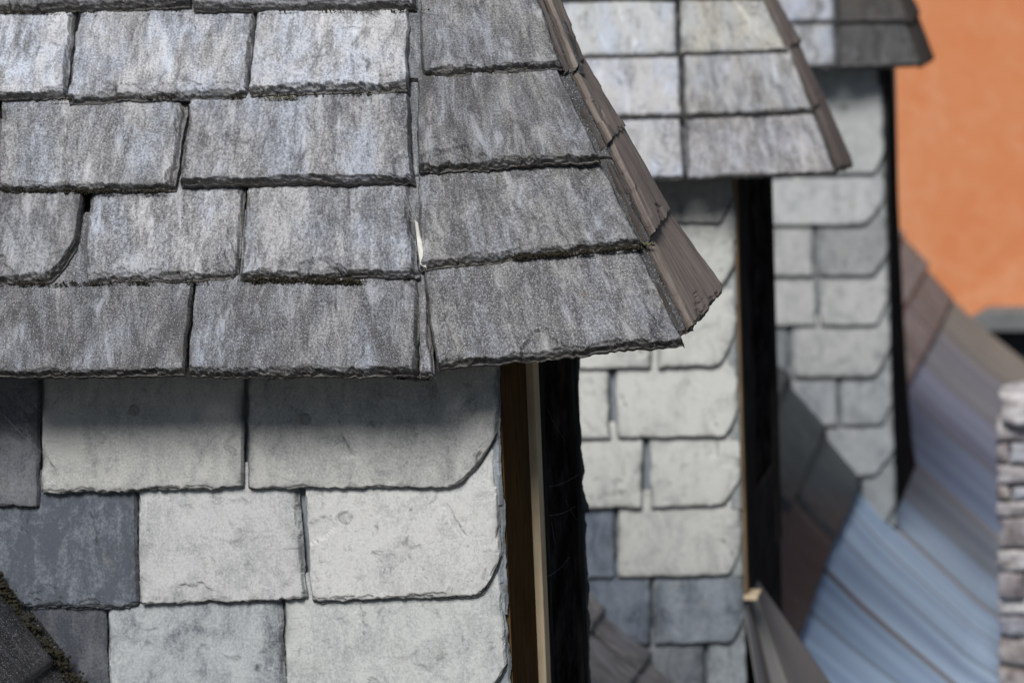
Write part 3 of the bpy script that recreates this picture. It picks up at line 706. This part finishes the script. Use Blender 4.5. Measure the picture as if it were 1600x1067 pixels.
# courses of slates above the sweep
cx = [-.99]
while cx[0] > -1.95: cx.insert(0, cx[0]-.105)
rng = random.Random(4)
sd = 2000
def strip_slate(x0, x1, y0, y1, t, mat, col, seed, name, res, **k):
    """slab on the roof: x0 upper edge, x1 lower; y0..y1 along the roof"""
    a = np.array([x0, y0, roof_z(x0, y0)]); b = np.array([x0, y1, roof_z(x0, y1)]); c = np.array([x1, y1, roof_z(x1, y1)]); d = np.array([x1, y0, roof_z(x1, y0)])
    n = nrm(np.cross(b-a, d-a)); n = n if n[2] > 0 else -n
    a = a+(a-d)*.15-n*.004; b = b+(b-c)*.15-n*.004; c = c+n*t; d = d+n*t
    return slate(main, [b, a, d, c] if False else [a, b, c, d], n, t, mat, col, seed, name=name, res=res, **k)
for r in range(len(cx)-1):
    y = 3.0+rng.uniform(0, .2)
    while y < 12.6:
        w = rng.uniform(.24, .4); sd += 1
        if y < 6.97 < y+w: w = 6.97-y
        elif 6.9 < y < 8.6: w = rng.uniform(.7, 1.0)
        y1 = min(y+w, 12.7)
        vis = not in_dormer(y, y1) and not (cx[r+1] > -1.55 and y1 < 4.6) and not (y1 > 9.4 and cx[r+1] < -1.5) 
        if vis:
            if y < 4.4: g = rng.uniform(.06, .10); col = (g, g, g*1.08, .42)
            elif y < 6.4: g = rng.uniform(.30, .42); col = (g*1.03, g*.95, g*.93, .62)
            elif y < 9: g = rng.uniform(.06, .08); col = (g*.8, g*1.15, g*1.3, .46)  # darker slate colour deepens the shade between the dormers
            else: g = rng.uniform(.36, .46); col = (g*.97, g*1.0, g*1.02, .56)
            strip_slate(cx[r], cx[r+1]+.004, y+.003, y1-.003, .024 if 6.9 < y < 8.7 else .014, MR, col, sd, 'roof_slate', (20, 10), chip=.004, flakes=0)
        y = y1

def swept(y0, y1, col, seed, zf=roof_z, xr=(-.985, -.24), name='roof_slab', parent=None):
    """one long slab following the swept foot of the roof"""
    nu, nv = 14, 26; V = []; UV = []
    xs = np.linspace(*xr, nv+1)
    for th in (0, 1):
        for i in range(nu+1):
            yy = y0+(y1-y0)*i/nu
            for j, x in enumerate(xs):
                dip = -.004*math.exp(-min(yy-y0, y1-yy)/.01)
                z = float(zf(x, yy))+.014+dip+.004*float(fbm(np.array(yy*3.), np.array(x*4.), seed, 2)) - (.02 if th == 0 else 0)
                V.append((x, yy, z)); UV.append((yy, x*1.3))
    N = (nu+1)*(nv+1); Fc = []
    g = lambda t, i, j: t*N+i*(nv+1)+j
    for i in range(nu):
        for j in range(nv):
            Fc.append((g(1, i, j), g(1, i, j+1), g(1, i+1, j+1), g(1, i+1, j))); Fc.append((g(0, i, j), g(0, i+1, j), g(0, i+1, j+1), g(0, i, j+1)))
    for j in range(nv):
        Fc.append((g(0, 0, j), g(0, 0, j+1), g(1, 0, j+1), g(1, 0, j))); Fc.append((g(0, nu, j+1), g(0, nu, j), g(1, nu, j), g(1, nu, j+1)))
    for i in range(nu):
        Fc.append((g(0, i+1, 0), g(0, i, 0), g(1, i, 0), g(1, i+1, 0))); Fc.append((g(0, i, nv), g(0, i+1, nv), g(1, i+1, nv), g(1, i, nv)))
    o = mesh_obj(name, V, Fc, MPN, parent or main, smooth=False, color=col)
    me = o.data; uvl = me.uv_layers.new(name='UVMap'); vi = np.zeros(len(me.loops), int); me.loops.foreach_get('vertex_index', vi)
    uvl.data.foreach_set('uv', np.array(UV)[vi].ravel())
    return o
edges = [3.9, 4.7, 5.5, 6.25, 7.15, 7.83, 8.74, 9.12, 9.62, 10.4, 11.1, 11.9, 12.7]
cols = [(.3, .28, .27, .7), (.3, .28, .27, .7), (.32, .29, .27, .6), (.28, .31, .34, .7), (.54, .70, .90, 1), (.58, .73, .92, 1), (.42, .53, .66, .9), (.25, .28, .32, .9), (.30, .37, .50, .9), (.33, .36, .47, .9), (.30, .31, .34, .8), (.31, .30, .27, .6)]  # blue tones put the sky's reflection into the slab colour
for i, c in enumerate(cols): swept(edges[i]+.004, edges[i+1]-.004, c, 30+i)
def strip_z(x, y): return roof_z(x, y)+.006
for e_ in (7.83, 8.74, 9.62, 10.4, 11.1, 11.9): swept(e_-.016, e_+.016, (.30, .26, .24, 1), 90, strip_z, (-.985, -.245), 'joint_strip')
for e_ in (7.5, 8.15, 8.45, 10.0, 10.75): swept(e_-.011, e_+.011, (.30, .36, .43, 1), 91, strip_z, (-.985, -.245), 'joint_strip')

def apron(x, y): return zb2-.012-(x-Xf2)*(1.5+6.0*max(0, 1-(y-6.285)/.2))
for i, (y0, y1, c) in enumerate(((6.285, 6.335, (.50, .47, .45, .7)), (6.337, 6.375, (.26, .22, .19, .7)), (6.377, 6.43, (.48, .45, .42, .7)), (6.432, 6.50, (.20, .18, .17, .8)))):
    swept(y0, y1, c, 60+i, apron, (Xf2+.002, Xf2+.60), 'apron_board', d2)

crumbs('moss', main, [(on_Y((-20, 895), 4.07), on_Y((118, 1070), 4.07), 1.6, .008), (on_Y((-40, 900), 4.05), on_Y((100, 1080), 4.05), 1.2, .012)], M_MOSS, 900, .006, 15)

# ------------------------------------------------------------------ orange house behind
oh = thing('plastered_house', (0, 14.3, 0), 'orange plastered house wall behind the row of dormers, with a grey ledge low on it', 'house')
box('plaster_wall', (-2.2, 14.2, on_Y((1550, 500), 14.2)[2]), (1.6, 14.5, H0+.45), M_PLAST, oh, 0)
a = on_Y((1512, 478), 14.2); b = on_Y((1512, 508), 14.2); zl1, zl0 = a[2], b[2]
V = [(a[0]+.10, 14.02, zl1), (1.6, 14.02, zl1), (1.6, 14.02, zl0), (a[0], 14.02, zl0), (a[0]+.02, 14.02, (zl0+zl1)/2)]
prism('ledge', V, (0, .178, 0), M_LEDGE, oh, .004)
box('lower_wall', (-2.2, 14.21, 0), (1.6, 14.5, on_Y((1550, 500), 14.2)[2]-.003), M_DKWALL, oh, 0)

# ------------------------------------------------------------------ rubble wall at the right edge
YR = 7.95
tl = on_Y((1556, 612), YR); xl = tl[0]; ztop = on_Y((1580, 655), YR)[2]
rw = thing('rubble_wall', (xl+.3, YR+.2, 0), 'rough rubble stone wall at the right edge, pale stones on top, standing beside the blue roof slabs', 'wall')
zlow = H0-4.0
box('wall_core', (xl+.02, YR+.03, 0), (xl+.75, YR+.33, ztop-.02), mat_plain('lime_mortar', (.45, .43, .44), .9, 20, .4), rw, 0)
def stone(lo, hi, col, seed):
    rs = np.random.RandomState(seed); n = 5; V = {}; L = []; Fc = []
    def vid(i, j, k):
        if (i, j, k) not in V:
            p = np.array([i, j, k])/n*2-1.; q = p/np.linalg.norm(p)*1.12; p2 = p*.80+q*.20
            p2 = p2*(1+ .22*(float(fbm(np.array(p[0]*1.7+seed), np.array(p[1]*1.3+p[2]*1.9), seed, 3))-.5)*2)
            c = (np.array(lo)+np.array(hi))/2; h = (np.array(hi)-np.array(lo))/2
            V[(i, j, k)] = len(L); L.append(c+p2*h)
        return V[(i, j, k)]
    for a in range(n):
        for b in range(n):
            for w in (0, n):
                q = [(a, b), (a+1, b), (a+1, b+1), (a, b+1)]
                if w: q = q[::-1]
                Fc.append(tuple(vid(x, y, w) for x, y in q[::-1])); Fc.append(tuple(vid(w, x, y) for x, y in q[::-1])); Fc.append(tuple(vid(x, w, y) for x, y in q))
    o = mesh_obj('stone', L, Fc, M_STONE, rw, smooth=True, color=col); return o
rng = random.Random(12); z = ztop; r = 0
pal = [(.62, .60, .61, 1), (.72, .71, .71, 1), (.52, .48, .46, 1), (.58, .60, .66, 1), (.80, .79, .78, 1), (.46, .43, .44, 1)]
stone((xl+.01, YR-.04, ztop-.01), (xl+.17, YR+.2, ztop+.075), (.88, .86, .86, 1), 77); stone((xl+.18, YR-.02, ztop-.01), (xl+.4, YR+.2, ztop+.06), (.7, .68, .68, 1), 78)
while z > zlow:
    hh = rng.uniform(.035, .10); x = xl-rng.uniform(0, .008)
    while x < xl+.6:
        w = rng.uniform(.04, .17)
        stone((x+.003, YR-rng.uniform(0, .02), z-hh+.004), (x+w-.003, YR+.12, z-.004), rng.choice(pal), rng.randrange(90)); x += w
    z -= hh; r += 1
    if z < H0-2.75: break

# ------------------------------------------------------------------ ground
g = mesh_obj('ground', [(-400, -400, 0), (400, -400, 0), (400, 400, 0), (-400, 400, 0)], [(0, 1, 2, 3)], M_GROUND); tag(g, kind='structure')
# house under the main roof
hb = box('lower_house', (-2.9, 2.3, 0), (-.45, 12.7, H0-3.4), mat_plain('house_render', (.45, .42, .38), .9, 4, .2), None, 0)
tag(hb, 'pale rendered house wall below the swept slate eave', 'house')

# ------------------------------------------------------------------ cobwebs
def strand(pts, r=.0002):
    return [np.asarray(p, float) for p in pts], r
def web(name, strands, label):
    V = []; Fc = []
    for pts, r in strands:
        o0 = len(V)
        for i, p in enumerate(pts):
            d = nrm(pts[min(i+1, len(pts)-1)]-pts[max(i-1, 0)]); u = nrm(np.cross(d, [.3, 1, .1])); w = np.cross(d, u)
            for k in range(3): V.append(p+(u*math.cos(k*2.094)+w*math.sin(k*2.094))*r)
        for i in range(len(pts)-1):
            for k in range(3): Fc.append((o0+i*3+k, o0+i*3+(k+1) % 3, o0+(i+1)*3+(k+1) % 3, o0+(i+1)*3+k))
    o = mesh_obj(name, V, Fc, M_WEB); tag(o, label, 'cobweb'); return o
def sag(a, b, s, n=10):
    a = np.asarray(a); b = np.asarray(b)
    return [a*(1-t)+b*t-np.array([0, 0, s*4*t*(1-t)]) for t in np.linspace(0, 1, n)]
Yw = 4.04
web('cobweb', [strand(sag(on_Y((-20, 620), Yw), on_Y((75, 715), Yw+.02), .004)), strand(sag(on_Y((35, 612), Yw), on_Y((90, 665), Yw+.03), .003)), strand(sag(on_Y((0, 600), Yw), on_Y((60, 605), Yw), .002))],
    'thin cobweb threads under the eave at the far left, over the shaded wall slates')
Xw = Xf+.008
web('cobweb', [strand(sag(on_X(p, Xw), on_X(q, Xw), .004)) for p, q in [((856, 640), (884, 690)), ((858, 805), (900, 790)), ((884, 780), (902, 812)), ((862, 815), (868, 850)), ((858, 760), (905, 740)), ((856, 900), (890, 870))]],
    'cobweb threads across the dark window front of the nearest dormer')
